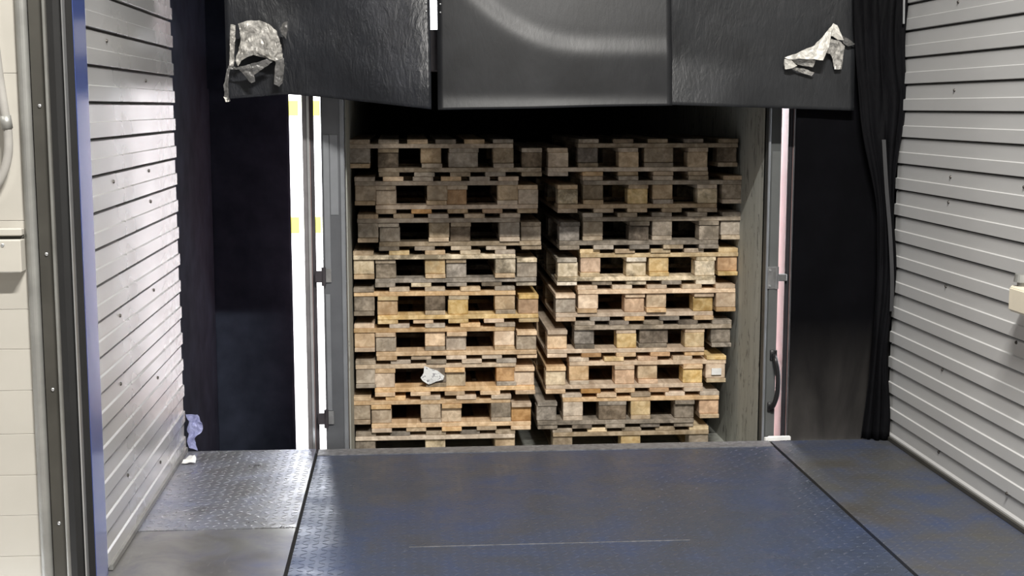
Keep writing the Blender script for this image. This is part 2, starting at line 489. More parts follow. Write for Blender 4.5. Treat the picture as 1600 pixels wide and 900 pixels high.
tp('side_wall', TR1 + .002, 1.708, TY + .06, 11.0, ZF, ZR, M_PLY)
tp('outer_skin', 1.7085, 1.726, TY + .09, 11.0, ZF - .1, ZR, M_TRBODY)
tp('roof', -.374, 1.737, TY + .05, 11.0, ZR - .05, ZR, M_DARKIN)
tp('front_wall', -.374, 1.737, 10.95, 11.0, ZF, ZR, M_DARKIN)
tp('rear_header', -.36, 1.72, TY - .005, TY + .06, 1.66, ZR + .004, M_DEDGE, bev=.004)
# chassis below
tp('chassis_rail', .25, .35, TY + .1, 11, -.75, ZF - .10, M_DEDGE); tp('chassis_rail', 1.0, 1.1, TY + .1, 11, -.75, ZF - .10, M_DEDGE)
for wx in (-.30, 1.43):
    bm = bmesh.new(); bmesh.ops.create_cone(bm, cap_ends=True, segments=28, radius1=.36, radius2=.36, depth=.24)
    bmesh.ops.rotate(bm, verts=bm.verts, matrix=Matrix.Rotation(math.pi / 2, 3, 'Y')); bmesh.ops.translate(bm, verts=bm.verts, vec=(wx + .12, 8.6, -.84))
    o = link('wheel', finish(bm, 'wheel', M_SEAL, False), trk); o.matrix_parent_inverse = inv
# left rear post: U profile with rounded inner flange and lighter inserts
def post(x0, x1, s):
    p = tp('rear_post', x0, x1, TY - .01, TY + .085, ZF, ZR - .01, M_ALU, bev=.005)
    return p
pl = post(-.374, -.270, 1)
f = tp('post_flange', -.292, -.272, TY - .017, TY - .008, ZF, ZR - .05, M_ALU_L, bev=.003)
tp('post_insert', -.366, -.338, TY - .0145, TY - .009, .72, 1.38, M_ALU_L, bev=.002)
tp('post_insert', -.366, -.344, TY - .0145, TY - .009, .12, .66, M_ALU_L, bev=.002)
tp('post_insert', -.336, -.300, TY - .0125, TY - .009, 1.02, 1.38, M_ALU_L, bev=.001)
M_ALU_R = plain('dark_grey_truck_frame', (.070, .075, .074), .55, .1, .12, 8, .1)
M_ALU_RL = plain('grey_truck_frame_plate', (.105, .11, .108), .55, .1, .10, 10, .1)
pr_ = post(1.670, 1.726, -1); pr_.data.materials[0] = M_ALU_R
tp('post_insert', 1.681, 1.724, TY - .0145, TY - .009, ZF, 1.30, M_ALU_RL, bev=.002)
tp('post_trim', 1.663, 1.673, TY - .022, TY - .008, ZF, ZR - .05, M_ALU_L, bev=.002)
# doors, folded back along the sides
def door(hx, sgn, slope, th, edge_mats, skin, dlen=.75):
    bm = bmesh.new()
    y0, y1 = TY + .012, TY + dlen
    a = hx; b = hx + sgn * th
    pts = [(a, y0), (b, y0), (b + sgn * slope * (y1 - y0), y1), (a + sgn * slope * (y1 - y0), y1)]
    add_prism(bm, pts, 'z', ZF - .02, ZR - .06)
    d = link('rear_door', finish(bm, 'rear_door', skin), trk); d.matrix_parent_inverse = inv
    n = len(edge_mats)
    for i, (f0, f1, dy, m) in enumerate(edge_mats):
        e = tp('door_edge_trim', *sorted((a + sgn * th * f0, a + sgn * th * f1)), y0 - dy, y0 + .004, ZF - .02, ZR - .06, m, parent=d, bev=.0015)
    return d
dl = door(-.406, -1, .072, .052, [(0.0, .34, .004, M_DEDGE), (.36, .62, .012, M_EDGE), (.62, 1.0, .006, M_DEDGE_L)], M_DOOR, .75)
dr = door(1.763, 1, .20, .036, [(0.0, .28, .004, M_DEDGE), (.28, .36, .008, M_ALU), (.36, .62, .003, M_DEDGE), (.66, 1.0, .014, M_EDGE)], M_DOOR)
def hinge(x0, x1, z, hz=.05):
    h = empty('hinge', (0, 0, 0)); bpy.data.objects.remove(h)
    bm = bmesh.new()
    add_box(bm, x0 - .020, x0 + .030, TY - .020, TY - .012, z - hz, z + hz, .002)
    add_box(bm, x0 + .022, x1, TY - .012, TY + .014, z - hz * .32, z + hz * .32, .003)
    add_tube(bm, [(x0 + .026, TY - .014, z - hz), (x0 + .026, TY - .014, z + hz)], .009, 8)
    o = link('hinge', finish(bm, 'hinge', M_STEEL), trk); o.matrix_parent_inverse = inv
    for dz in (-.7, .7):
        bm = bmesh.new(); add_tube(bm, [(x0 - .008, TY - .026, z + hz * dz), (x0 - .008, TY - .018, z + hz * dz)], .005, 8)
        b_ = link('bolt', finish(bm, 'bolt', M_EDGE), o); b_.matrix_parent_inverse = Matrix.Identity(4); 
    return o
def hinge_l(z):
    bm = bmesh.new()
    add_box(bm, -.412, -.368, TY - .026, TY - .012, z - .026, z + .026, .003)
    add_tube(bm, [(-.372, TY - .022, z - .042), (-.372, TY - .022, z + .042)], .010, 8)
    o = link('hinge', finish(bm, 'hinge', M_DEDGE), trk); o.matrix_parent_inverse = inv
    b_ = tp('hinge_plate', -.364, -.338, TY - .019, TY - .012, z - .028, z + .034, M_STEEL, parent=o, bev=.002)
hinge_l(.742); hinge_l(.085)
hinge(1.692, 1.768, .715, .052)
# grab handle on the right post
hp = smoothpath([(1.712, TY - .012, .352), (1.712, TY - .050, .335), (1.722, TY - .062, .27), (1.722, TY - .062, .18), (1.708, TY - .050, .118), (1.703, TY - .012, .100)], 6)
bm = bmesh.new(); add_tube(bm, hp, .0115, 10)
add_box(bm, 1.694, 1.728, TY - .022, TY - .012, .325, .375, .003); add_box(bm, 1.688, 1.722, TY - .022, TY - .012, .078, .125, .003)
o = link('grab_handle', finish(bm, 'grab_handle', M_BLACK, True), trk); o.matrix_parent_inverse = inv; o['label'] = 'black grab handle'

# ------------------------------------------------------------------ dock shelter: side curtains and header flaps
def sheet(name, x0, x1, z0, z1, fy, mat, parent=None, nx=24, nz=40, th=.006, zb=None, smooth=True):
    """hanging sheet; fy(x,z)->y ; zb(x)-> bottom height"""
    bm = bmesh.new(); V = []
    for i in range(nx + 1):
        x = x0 + (x1 - x0) * i / nx
        b = zb(x) if zb else z0
        V.append([bm.verts.new((x, fy(x, b + (z1 - b) * j / nz), b + (z1 - b) * j / nz)) for j in range(nz + 1)])
    Bk = [[bm.verts.new((v.co.x, v.co.y + th, v.co.z)) for v in r] for r in V]
    for i in range(nx):
        for j in range(nz):
            bm.faces.new((V[i][j], V[i + 1][j], V[i + 1][j + 1], V[i][j + 1]))
            bm.faces.new((Bk[i][j + 1], Bk[i + 1][j + 1], Bk[i + 1][j], Bk[i][j]))
    for i in range(nx):
        bm.faces.new((V[i][0], Bk[i][0], Bk[i + 1][0], V[i + 1][0])); bm.faces.new((V[i + 1][nz], Bk[i + 1][nz], Bk[i][nz], V[i][nz]))
    for j in range(nz):
        bm.faces.new((V[0][j + 1], Bk[0][j + 1], Bk[0][j], V[0][j])); bm.faces.new((V[nx][j], Bk[nx][j], Bk[nx][j + 1], V[nx][j + 1]))
    return link(name, finish(bm, name, mat, smooth), parent)

def nz_(x, z, s, a): return a * noise.noise(Vector((x * s, 3.1, z * s)))
YC = 7.50
cl = sheet('side_curtain', -1.07, -.632, -.54, 2.36, lambda x, z: YC + nz_(x, z * .3, 4, .010), M_CURT)
T(cl, 'blue-black dock shelter side curtain beside the bright gap on the left', 'curtain', 'dock shelter side curtains')
T(box('trim_1', -1.10, -1.06, 5.90, 7.58, -.55, 2.4, M_CURT), kind='structure')      # fabric side of the shelter
T(box('trim_2', -1.10, 2.30, 5.93, 7.58, 2.37, 2.43, M_CURT), kind='structure')      # fabric roof of the shelter
T(box('trim_3', -1.10, -.62, 5.905, 7.58, -.62, -.55, M_CURT), kind='structure')     # pad added at its foot to block light from below
T(box('trim_4', -1.07, -.374, YC - .06, YC - .03, 1.60, 2.38, M_CURT), kind='structure')   # unseen head sheet added to cut sky light, left of the truck
T(box('trim_5', -.374, .02, YC - .06, YC - .03, 1.87, 2.38, M_CURT), kind='structure')  # unseen sheet added above the truck to block sky light
T(box('trim_6', .42, 2.30, YC - .06, YC - .03, 1.87, 2.38, M_CURT), kind='structure')  # second added light block, leaving a narrow sky opening between
cr = sheet('side_curtain', 1.742, 2.28, -.32, 2.4, lambda x, z: 5.925 + nz_(x + 5, z * .3, 4, .012), M_CURT_R)
T(cr, 'black dock shelter side curtain behind the right white wall end, dusty at its foot', 'curtain', 'dock shelter side curtains')

def sm(t): t = max(0.0, min(1.0, t)); return t * t * (3 - 2 * t)
def integ(slope, zbot, ztop, y_at_top, n=80):
    """y(z) from a slope (degrees, positive = bottom nearer the camera)"""
    tab = [0.0]
    for k in range(n):
        z = ztop - (ztop - zbot) * (k + .5) / n
        tab.append(tab[-1] - math.tan(math.radians(slope(z))) * (ztop - zbot) / n)
    def f(z):
        t = (ztop - z) / (ztop - zbot) * n
        t = max(0, min(n - 1e-6, t)); i = int(t)
        return y_at_top + tab[i] + (tab[i + 1] - tab[i]) * (t - i)
    return f
ZT = 2.42
def mid_y(x, z):
    zc = 1.765 + .30 * (max(0, (.80 - x) / .58) ** 2.2)        # crease rises towards the left
    key = round(x, 3)
    if key not in mid_y.c:
        mid_y.c[key] = integ(lambda q: 3 + 4 * sm((q - zc) / .10) + 12.5 * math.exp(-((q - zc) / .040) ** 2) + 10 * sm((1.57 - q) / .05), 1.47, ZT, 5.88)
    return mid_y.c[key](z)
mid_y.c = {}
hm = sheet('header_flap', .142, 1.150, 0, ZT, mid_y, M_RUB_M, nx=40, nz=90, zb=lambda x: 1.489 + .020 * (x - .142) + .001 * math.sin(9 * x))
T(hm, 'smooth black rubber header flap hanging in the middle, with a curved sheen', 'rubber flap', 'rubber header flaps above the truck opening')
def left_y(x, z):
    key = round(x, 3)
    if key not in left_y.c:
        amt = sm((x + .50) / .62)
        left_y.c[key] = integ(lambda q: 2 + amt * (13.5 * sm((q - 1.47) / .22)), 1.47, ZT, 5.895)
    return left_y.c[key](z) + nz_(x, z, 6, .006)
left_y.c = {}
def left_b(x):
    pts = [(-.76, 1.535), (-.50, 1.556), (-.36, 1.545), (.115, 1.492)]
    for (a, p), (b, q) in zip(pts[:-1], pts[1:]):
        if x <= b + 1e-6: return p + (q - p) * (x - a) / (b - a)
    return pts[-1][1]
hl = sheet('header_flap', -.755, .112, 0, ZT, left_y, M_RUB_L, nx=48, nz=70, zb=left_b)
T(hl, 'wrinkled black rubber header flap on the left carrying the torn silver film', 'rubber flap', 'rubber header flaps above the truck opening')
def right_y(x, z):
    key = round(x, 3)
    if key not in right_y.c:
        amt = 1 - sm((x - 1.14) / .45)
        right_y.c[key] = integ(lambda q: 2 + amt * (13 * sm((1.76 - q) / .12)), 1.47, ZT, 5.90)
    return right_y.c[key](z) + nz_(x + 9, z, 5, .006)
right_y.c = {}
hr = sheet('header_flap', 1.128, 1.985, 0, ZT, right_y, M_RUB_R, nx=40, nz=60, zb=lambda x: 1.512 - .030 * (x - 1.13))
T(hr, 'dull black rubber header flap on the right carrying the torn white tape', 'rubber flap', 'rubber header flaps above the truck opening')
# rivets beside the gap between the left and the middle flap
bm = bmesh.new(); bmesh.ops.create_uvsphere(bm, u_segments=8, v_segments=5, radius=.0045); rv = finish(bm, 'rivet', M_EDGE, True)
for z in (1.90, 1.935, 1.975, 2.01):
    link('rivet', rv, hl, (.095, left_y(.095, z) - .003, z)); link('rivet', rv, hm, (.156, mid_y(.156, z) - .003, z))

# folded tarpaulin bundled against the right wall end
def fold_y(x, z):
    t = (x - 1.93) / .27
    return 5.80 + .055 * math.sin(t * 15 + 2.2 * z) * (.6 + .4 * math.sin(3 * z)) - .05 * t + nz_(x, z, 5, .03)
bm = bmesh.new()
nx, nz = 44, 60; V = []
for j in range(nz + 1):
    z = .004 + 2.4 * j / nz
    xl = 2.06 + .05 * math.sin(z * 2.1) - .06 * sm((z - 1.0) / .5)
    xr = XR - .014 + .012 * math.sin(z * 9 + 1) + .02 * sm((z - 1.3) / .3)
    V.append([bm.verts.new((xl + (xr - xl) * i / nx, 5.845 + .011 * math.sin(i * .47 + 1.7 * z) * (.6 + .4 * math.sin(3 * z + i * .1)) - .035 * sm((i / nx) * 1.3) + noise.noise(Vector((i * .2, z * 3, 0))) * .012, z)) for i in range(nx + 1)])
for j in range(nz):
    for i in range(nx): bm.faces.new((V[j][i], V[j][i + 1], V[j + 1][i + 1], V[j + 1][i]))
o = link('folded_tarpaulin', finish(bm, 'folded_tarpaulin', M_FOLD, True)); md = o.modifiers.new('thick', 'SOLIDIFY'); md.thickness = .005
T(o, 'black tarpaulin hanging in narrow folds against the end of the right wall', 'tarpaulin')
# strap hanging in front of it
sp = smoothpath([(2.10, 5.80, 1.36), (2.115, 5.785, 1.15), (2.135, 5.775, .95), (2.150, 5.77, .75), (2.155, 5.775, .60)], 6)
bm = bmesh.new(); L = [bm.verts.new((p.x - .008, p.y, p.z)) for p in sp]; R_ = [bm.verts.new((p.x + .008, p.y - .004, p.z)) for p in sp]
for i in range(len(sp) - 1): bm.faces.new((L[i], R_[i], R_[i + 1], L[i + 1]))
o = link('strap', finish(bm, 'strap', plain('dark_grey_webbing', (.022, .022, .024), .7)))
md = o.modifiers.new('thick', 'SOLIDIFY'); md.thickness = .003
T(o, 'thin dark grey strap hanging over the folded tarpaulin at the right', 'strap')
# bright slip of metal trim at the top of the tarpaulin
o = prism('trim_strip', [(2.158, 1.86), (2.166, 1.86), (2.160, 2.15), (2.150, 2.15)], 'y', 5.775, 5.782, M_EDGE)
T(o, 'narrow bright metal strip at the top of the folded tarpaulin', 'metal strip')

# ------------------------------------------------------------------ torn film and tape on the header flaps
def ragged(name, polys, mat, yb, parent=None, th=.0015, amp=.010, sub=3):
    """polys: lists of (x, z, dy) outlines; crumpled sheet of real thickness"""
    bm = bmesh.new()
    for P in polys:
        vs = [bm.verts.new((x, yb - dy, z)) for x, z, dy in P]
        bm.faces.new(vs)
    bmesh.ops.triangulate(bm, faces=bm.faces[:])
    for _ in range(sub): bmesh.ops.subdivide_edges(bm, edges=bm.edges[:], cuts=1, use_grid_fill=True)
    for v in bm.verts:
        n = noise.noise(v.co * 28) + .5 * noise.noise(v.co * 60)
        v.co.y -= abs(n) * amp; v.co.x += noise.noise(v.co * 45 + Vector((9, 0, 0))) * .003; v.co.z += noise.noise(v.co * 45 + Vector((0, 7, 0))) * .003
    o = link(name, finish(bm, name, mat, False), parent)
    md = o.modifiers.new('thick', 'SOLIDIFY'); md.thickness = th
    return o
K = 5.75 / 2108.0
def pz(px, py, dy=0.0):      # measured offsets from the flap, converted once to metres
    return (-.7245 + (px - 368) * K, 1.5 + (168 - py) * K * .995, dy)
yb = 5.80
tf = empty('torn_film', (-.65, yb, 1.75))
T(tf, 'crumpled silver plastic film with torn strips stuck to the left header flap', 'plastic film')
finv = Matrix.Translation((.65, -yb, -1.75))
def fp(name, P, mat, **k):
    o = ragged(name, [[pz(*q) for q in P]], mat, yb, tf, **k); o.matrix_parent_inverse = finv
    o.modifiers['thick'].thickness = .002
    return o
fp('film_patch', [(381, 40, .01), (396, 36, .02), (414, 35, .025), (428, 41, .02), (438, 50, .015), (443, 63, .01), (446, 78, .01), (447, 93, .0), (437, 98, .0), (428, 94, .02), (420, 88, .02), (411, 84, .02), (402, 87, .01), (394, 90, .01), (384, 95, .0), (379, 104, .0), (375, 96, .0), (381, 80, .01), (385, 62, .02)], M_FILM, amp=.018)
fp('film_strip', [(369, 41, 0), (377, 42, .01), (376, 60, .01), (373, 80, .01), (372, 104, 0), (365, 106, 0), (367, 84, 0), (368, 62, 0)], M_FILM)
fp('film_strip', [(364, 104, 0), (378, 106, .01), (400, 101, .02), (424, 94, .02), (432, 98, .02), (420, 106, .01), (403, 118, .01), (404, 128, 0), (398, 130, 0), (402, 117, 0), (415, 102, .01), (400, 106, .01), (380, 109, .01), (363, 110, 0)], M_FILM_D)
fp('film_strip', [(362, 108, 0), (366, 110, 0), (362, 135, 0), (363, 152, 0), (366, 158, .01), (362, 160, .01), (357, 155, 0), (356, 134, 0)], M_FILM_D)
fp('film_strip', [(437, 96, .01), (449, 92, .01), (449, 110, .01), (446, 130, 0), (441, 136, 0), (433, 132, 0), (436, 112, 0)], M_FILM_D)
fp('film_strip', [(449, 38, .01), (456, 36, .01), (456, 48, .01), (453, 62, .0), (447, 56, 0), (444, 48, 0)], M_FILM_D)
fp('film_strip', [(355, 152, .01), (361, 153, .01), (364, 159, .01), (359, 160, .01)], M_TAPE, sub=1)

def pzr(px, py, dy=0.0):
    return (1.655 + (px - 1219) * .002762, 1.5 + (168 - py) * .00277, dy)
yb2 = 5.855
tt = empty('torn_tape', (1.80, yb2, 1.75))
T(tt, 'stiff white torn tape sticking out from the right header flap', 'tape')
finv2 = Matrix.Translation((-1.80, -yb2, -1.75))
def fq(name, P, mat, **k):
    o = ragged(name, [[pzr(*q) for q in P]], mat, yb2, tt, **k); o.matrix_parent_inverse = finv2
    o.modifiers['thick'].thickness = .002
    return o
fq('tape_face', [(1219, 90, .02), (1232, 85, .04), (1248, 78, .05), (1262, 71, .06), (1276, 58, .05), (1290, 43, .03), (1296, 38, .02), (1292, 52, .04), (1287, 72, .05), (1277, 95, .06), (1262, 93, .05), (1240, 92, .04), (1224, 93, .03)], M_TAPE, amp=.008)
fq('tape_fold', [(1290, 43, .03), (1296, 37, .02), (1303, 40, .02), (1308, 50, .02), (1313, 63, .02), (1305, 62, .01), (1297, 57, .02), (1291, 58, .03)], M_TAPE, amp=.008)
fq('tape_fold', [(1219, 92, .02), (1228, 93, .03), (1240, 103, .02), (1232, 106, .02), (1222, 108, .01), (1220, 100, .01)], M_TAPE, amp=.006)
fq('tape_flap', [(1226, 93, .02), (1248, 93, .03), (1268, 94, .03), (1265, 105, .02), (1250, 102, .01), (1238, 99, .01)], M_FILM, amp=.008)
fq('tape_flap', [(1236, 105, .01), (1252, 107, .01), (1269, 113, .01), (1266, 118, 0), (1248, 112, 0), (1234, 107, 0)], M_FILM, amp=.006)
fq('tape_flap', [(1291, 60, .02), (1306, 64, .02), (1317, 72, .01), (1308, 75, .01), (1309, 90, .0), (1313, 108, .0), (1302, 108, .0), (1300, 94, .0), (1294, 84, .01), (1285, 82, .02)], M_FILM, amp=.010)
fq('tape_flap', [(1310, 54, .01), (1322, 60, .01), (1335, 68, .0), (1324, 72, 0), (1314, 66, 0)], M_FILM_D, amp=.006)

# ------------------------------------------------------------------ plastic scrap at the left wall end
def scrap(name, pts, mat, amp):
    bm = bmesh.new(); bm.faces.new([bm.verts.new(p) for p in pts])
    bmesh.ops.triangulate(bm, faces=bm.faces[:])
    for _ in range(3): bmesh.ops.subdivide_edges(bm, edges=bm.edges[:], cuts=1, use_grid_fill=True)
    for v in bm.verts:
        v.co += Vector((noise.noise(v.co * 30), noise.noise(v.co * 30 + Vector((5, 5, 5))), noise.noise(v.co * 30 + Vector((0, 9, 2))))) * amp
    bm.verts.ensure_lookup_table()
    zmin = min(v.co.z for v in bm.verts)
    if zmin < .003:
        for v in bm.verts: v.co.z += .003 - zmin
    o = link(name, finish(bm, name, mat, False)); md = o.modifiers.new('thick', 'SOLIDIFY'); md.thickness = .0015
    return o
o = scrap('plastic_scrap', [(-.955, 5.855, .03), (-.925, 5.85, .015), (-.918, 5.85, .07), (-.906, 5.85, .13), (-.925, 5.86, .165), (-.958, 5.86, .17), (-.962, 5.86, .10)], M_BLUEFILM, .02)
T(o, 'crumpled bluish plastic film standing in the corner by the left wall', 'plastic film')
o = scrap('paper_scrap', [(-.955, 5.62, .006), (-.90, 5.64, .006), (-.905, 5.72, .012), (-.945, 5.74, .010)], M_WHITE, .010)
T(o, 'small white paper scrap on the floor at the foot of the left wall', 'paper')

# ------------------------------------------------------------------ door track, seal and blue post at the left
def arc(cx, cy, r, a0, a1, n): return [(cx + r * math.cos(math.radians(a0 + (a1 - a0) * i / n)), cy + r * math.sin(math.radians(a0 + (a1 - a0) * i / n))) for i in range(n + 1)]
ZB, ZTOP = -.012, 3.24
YB = YD + .022
tr = empty('door_track', (-1.09, YD - .02, ZB))
T(tr, 'tall grey steel door guide track with screws at the left of the doorway', 'door track')
tinv = Matrix.Translation((1.09, -YD + .02, -ZB))
def dt(o): o.parent = tr; o.matrix_parent_inverse = tinv; return o
dt(prism('flange', arc(-1.113, YD - .001, .018, 180, 360, 10) + [(-1.095, YB), (-1.130, YB)], 'z', ZB, ZTOP, M_GALV))
dt(prism('channel', [(-1.094, YD), (-1.091, YD - .010), (-1.049, YD - .010), (-1.049, YB), (-1.094, YB)], 'z', ZB, ZTOP, M_CHAN))
dt(prism('channel_lip', [(-1.048, YD - .026), (-1.044, YD - .028), (-1.035, YD - .028), (-1.033, YD - .024), (-1.033, YB), (-1.048, YB)], 'z', ZB, ZTOP, M_GALV))
bm = bmesh.new(); bmesh.ops.create_uvsphere(bm, u_segments=10, v_segments=6, radius=.0055); bmesh.ops.scale(bm, verts=bm.verts, vec=(1, .5, 1)); sc_ = finish(bm, 'screw', M_EDGE, True)
for z in (1.505, 1.066, .654, .236, 1.93): dt(link('screw', sc_, None, (-1.070, YD - .012, z)))
sl = prism('door_seal', [(-1.032, YB), (-1.032, YD - .040), (-1.012, YD - .048), (-.997, YD - .040), (-.994, YB)], 'z', ZB, ZTOP, M_SEAL)
T(sl, 'black rubber seal strip between the grey door track and the blue post', 'rubber seal')
bp = empty('blue_post', (-1.0, 4.20, ZB))
T(bp, 'glossy blue steel post at the left edge of the doorway, reflecting daylight', 'post')
binv = Matrix.Translation((1.0, -4.20, -ZB))
o = prism('post_tube', [(-1.06, YD + .026), (-.984, YD + .026)] + arc(-.984, YD + .036, .010, 270, 360, 5) + arc(-.984, 4.290, .010, 0, 90, 5) + [(-1.06, 4.300)], 'z', ZB, ZTOP, M_BLUE); o.parent = bp; o.matrix_parent_inverse = binv
o = prism('steel_edge', [(-.9925, YD - .030), (-.9885, YD - .030), (-.9865, YD + .024), (-.9925, YD + .024)], 'z', ZB, ZTOP, M_EDGE); o.parent = bp; o.matrix_parent_inverse = binv
o = prism('post_gap_shade', [(-.9865, YD - .004), (-.9735, YD + .014), (-.9735, YD + .0245), (-.9865, YD + .0245)], 'z', ZB, ZTOP, M_SEAL); o.parent = bp; o.matrix_parent_inverse = binv  # black strip painted in for the shaded gap beside the post

# cable trunking and conduit on the cream wall
tk = empty('cable_trunking', (-1.30, YD, 1.0))
T(tk, 'cream horizontal cable trunking across the wall at the left edge', 'cable trunking')
kinv = Matrix.Translation((1.30, -YD, -1.0))
for nm, z0, z1, d, mt in (('cover', 1.123, 1.145, .034, M_CREAM), ('slot', 1.113, 1.123, .018, M_CHAN), ('body', 1.016, 1.113, .050, M_CREAM)):
    o = box(nm, -2.3, -1.134, YD - d, YD, z0, z1, mt, None, .003); o.parent = tk; o.matrix_parent_inverse = kinv
o = link('screw', sc_, None, (-1.185, YD - .051, 1.098)); o.parent = tk; o.matrix_parent_inverse = kinv
cpts = [(-1.262, 3.0), (-1.262, 2.4), (-1.258, 2.0), (-1.250, 1.80), (-1.238, 1.62), (-1.225, 1.49), (-1.218, 1.42), (-1.222, 1.35), (-1.245, 1.285), (-1.285, 1.235), (-1.35, 1.20), (-1.6, 1.19)]
cd = tube('conduit', smoothpath([(x * .953, YD - .027, 1.5 + (z - 1.5) * .953) for x, z in cpts], 8), .013, plain('grey_conduit_plastic', (.30, .29, .27), .4), None, 12)
T(cd, 'grey bent conduit pipe on the cream wall at the upper left edge', 'conduit')
bm = bmesh.new(); add_tube(bm, [(-1.166, YD - .027, 1.476), (-1.162, YD - .027, 1.438)], .0165, 12); link('coupling', finish(bm, 'coupling', M_GALV, True), cd)

# junction box on the right wall
jb = empty('junction_box', (XR, 4.40, .86))
T(jb, 'ivory junction box with a clear knob on the right corrugated wall', 'junction box')
jinv = Matrix.Translation((-XR, -4.40, -.86))
o = box('housing', XR - .092, XR, 4.28, 4.485, .797, .888, M_BOXC, None, .006); o.parent = jb; o.matrix_parent_inverse = jinv
o = box('cover_plate', XR - .098, XR - .092, 4.29, 4.475, .805, .880, M_BOXC, None, .002); o.parent = jb; o.matrix_parent_inverse = jinv
bm = bmesh.new(); add_tube(bm, [(XR - .062, 4.452, .888), (XR - .062, 4.452, .903)], .018, 16); add_tube(bm, [(XR - .062, 4.452, .903), (XR - .062, 4.452, .930)], [.030, .026], 20)
o = link('knob', finish(bm, 'knob', M_GALV, False)); o.parent = jb; o.matrix_parent_inverse = jinv

# ------------------------------------------------------------------ pallets
BT, BLK = .0215, .0745
mesh_cache = {}
def bx_mesh(key, sx, sy, sz, mat):
    k = (key, round(sx, 3), round(sy, 3), round(sz, 4), mat.name)
    if k not in mesh_cache:
        bm = bmesh.new(); add_box(bm, -sx / 2, sx / 2, 0, sy, 0, sz, .0035 if key == 'block' else .0022)
        mesh_cache[k] = finish(bm, key, mat)
    return mesh_cache[k]
rp = random.Random(21)
def pallet(x, y, z, inverted, woods, nb=5, midw=.10, midx=None, name='pallet', mids=None):
    """800 x 1200 mm pallet, 800 side to the dock. x,y = left front corner, z = underside of the pair"""
    root = empty(name, (x, y, z))
    wb, wx, wd = woods        # blocks, cross boards, deck boards
    def put(key, px, pw, py, pl, pz_, ph, mat, jit=.003, tilt=0):
        o = link(key, bx_mesh(key, pw, pl, ph, W[mat]), root, (px + pw / 2 + rp.uniform(-jit, jit), py + rp.uniform(-.006, .006), pz_))
        o.rotation_euler = (0, tilt, rp.uniform(-.006, .006))
        return o
    zz = (lambda a, h: a) if not inverted else (lambda a, h: (.182 - BT * 2) - a - h)
    # upright heights measured from the pair's underside
    s0 = 2 * BT if not inverted else 0.0
    H = 3 * BT + BLK
    def Z(a, h): return (2 * BT + a) if not inverted else (H - a - h)
    bpos = [(0, .10), (.40 - midw / 2 if midx is None else midx, midw), (.70, .10)]
    for bi, (px, pw) in enumerate(bpos):
        put('bottom_board', px, pw, 0, 1.2, Z(0, BT), BT, wd[(bi * 2) % len(wd)])
        for j, yy in enumerate((0, .5275, 1.10)):
            m = mids if (mids and bi == 1) else wb[bi % len(wb)]
            put('block', px, pw, yy + (.009 if j == 0 else 0), .10 if j != 1 else .145, Z(BT, BLK), BLK, m)
    for yy, dd in ((0, .145), (.5275, .145), (1.055, .145)):
        put('cross_board', 0, .80, yy, dd, Z(BT + BLK, BT), BT, wx, 0)
    for i in range(nb):
        px = i * (.70 / (nb - 1))
        put('deck_board', px, .10, 0, 1.2, Z(2 * BT + BLK, BT), BT, wd[i % len(wd)])
    return root

def px2x(px): return (px - 632.0) * .003117 - .0
ZP0 = ZF + .003 - 2 * BT
P3 = .1822
# (A = upright left px, B = inverted left px, woods A, woods B, extras)
LA = [545, 553, 556, 549, 549, 548, 550, 541, 548]
LB = [590, 585, 590, 583, 586, 583, 580, 574, 582]
RA = [905, 913, 913, 910, 906, 901, 893, 882, 867]
RB = [857, 873, 875, 873, 871, 857, 855, 841, 835]
order = ['topmost', 'second', 'third', 'fourth', 'fifth', 'sixth', 'seventh', 'eighth', 'lowest']
woodsLA = [(('greytan', 'tan'), 'tan', ('tan', 'greytan')), (('tan',), 'tan', ('tan', 'fresh')), (('greytan',), 'tan', ('tan',)),
           (('cream', 'yellow'), 'cream', ('tan', 'yellow')), (('grey', 'dark', 'tan'), 'fresh', ('greytan', 'tan')), (('fresh',), 'fresh', ('fresh', 'tan', 'greytan')),
           (('greytan', 'dark', 'orange'), 'tan', ('greytan', 'tan')), (('greytan', 'tan', 'grey'), 'fresh', ('tan', 'fresh')), (('grey', 'cream', 'tan'), 'tan', ('greytan', 'grey'))]
woodsLB = [(('dark', 'greytan'), 'greytan', ('greytan',)), (('tan', 'orange'), 'fresh', ('tan', 'orange')), (('greytan', 'dark'), 'greytan', ('greytan',)),
           (('grey', 'grey', 'greytan'), 'grey', ('grey', 'cream', 'greytan')), (('fresh', 'yellow', 'orange'), 'yellow', ('yellow', 'fresh')), (('greytan', 'tan'), 'fresh', ('fresh', 'tan')),
           (('fresh', 'yellow'), 'fresh', ('fresh',)), (('tan', 'tan', 'orange'), 'fresh', ('fresh', 'tan')), (('greytan',), 'grey', ('grey',))]
woodsRA = [(('dark', 'greytan'), 'greytan', ('greytan', 'dark')), (('greytan', 'tan', 'grey'), 'greytan', ('tan', 'greytan')), (('greytan', 'grey'), 'greytan', ('greytan',)),
           (('orange', 'yellow', 'orange'), 'yellow', ('yellow', 'tan')), (('fresh', 'tan'), 'fresh', ('fresh', 'tan')), (('grey', 'dark', 'grey'), 'grey', ('grey', 'dark')),
           (('fresh', 'tan'), 'fresh', ('tan', 'yellow', 'orange')), (('tan', 'yellow', 'orange'), 'fresh', ('tan', 'fresh')), (('greytan', 'yellow'), 'greytan', ('greytan', 'yellow', 'grey'))]
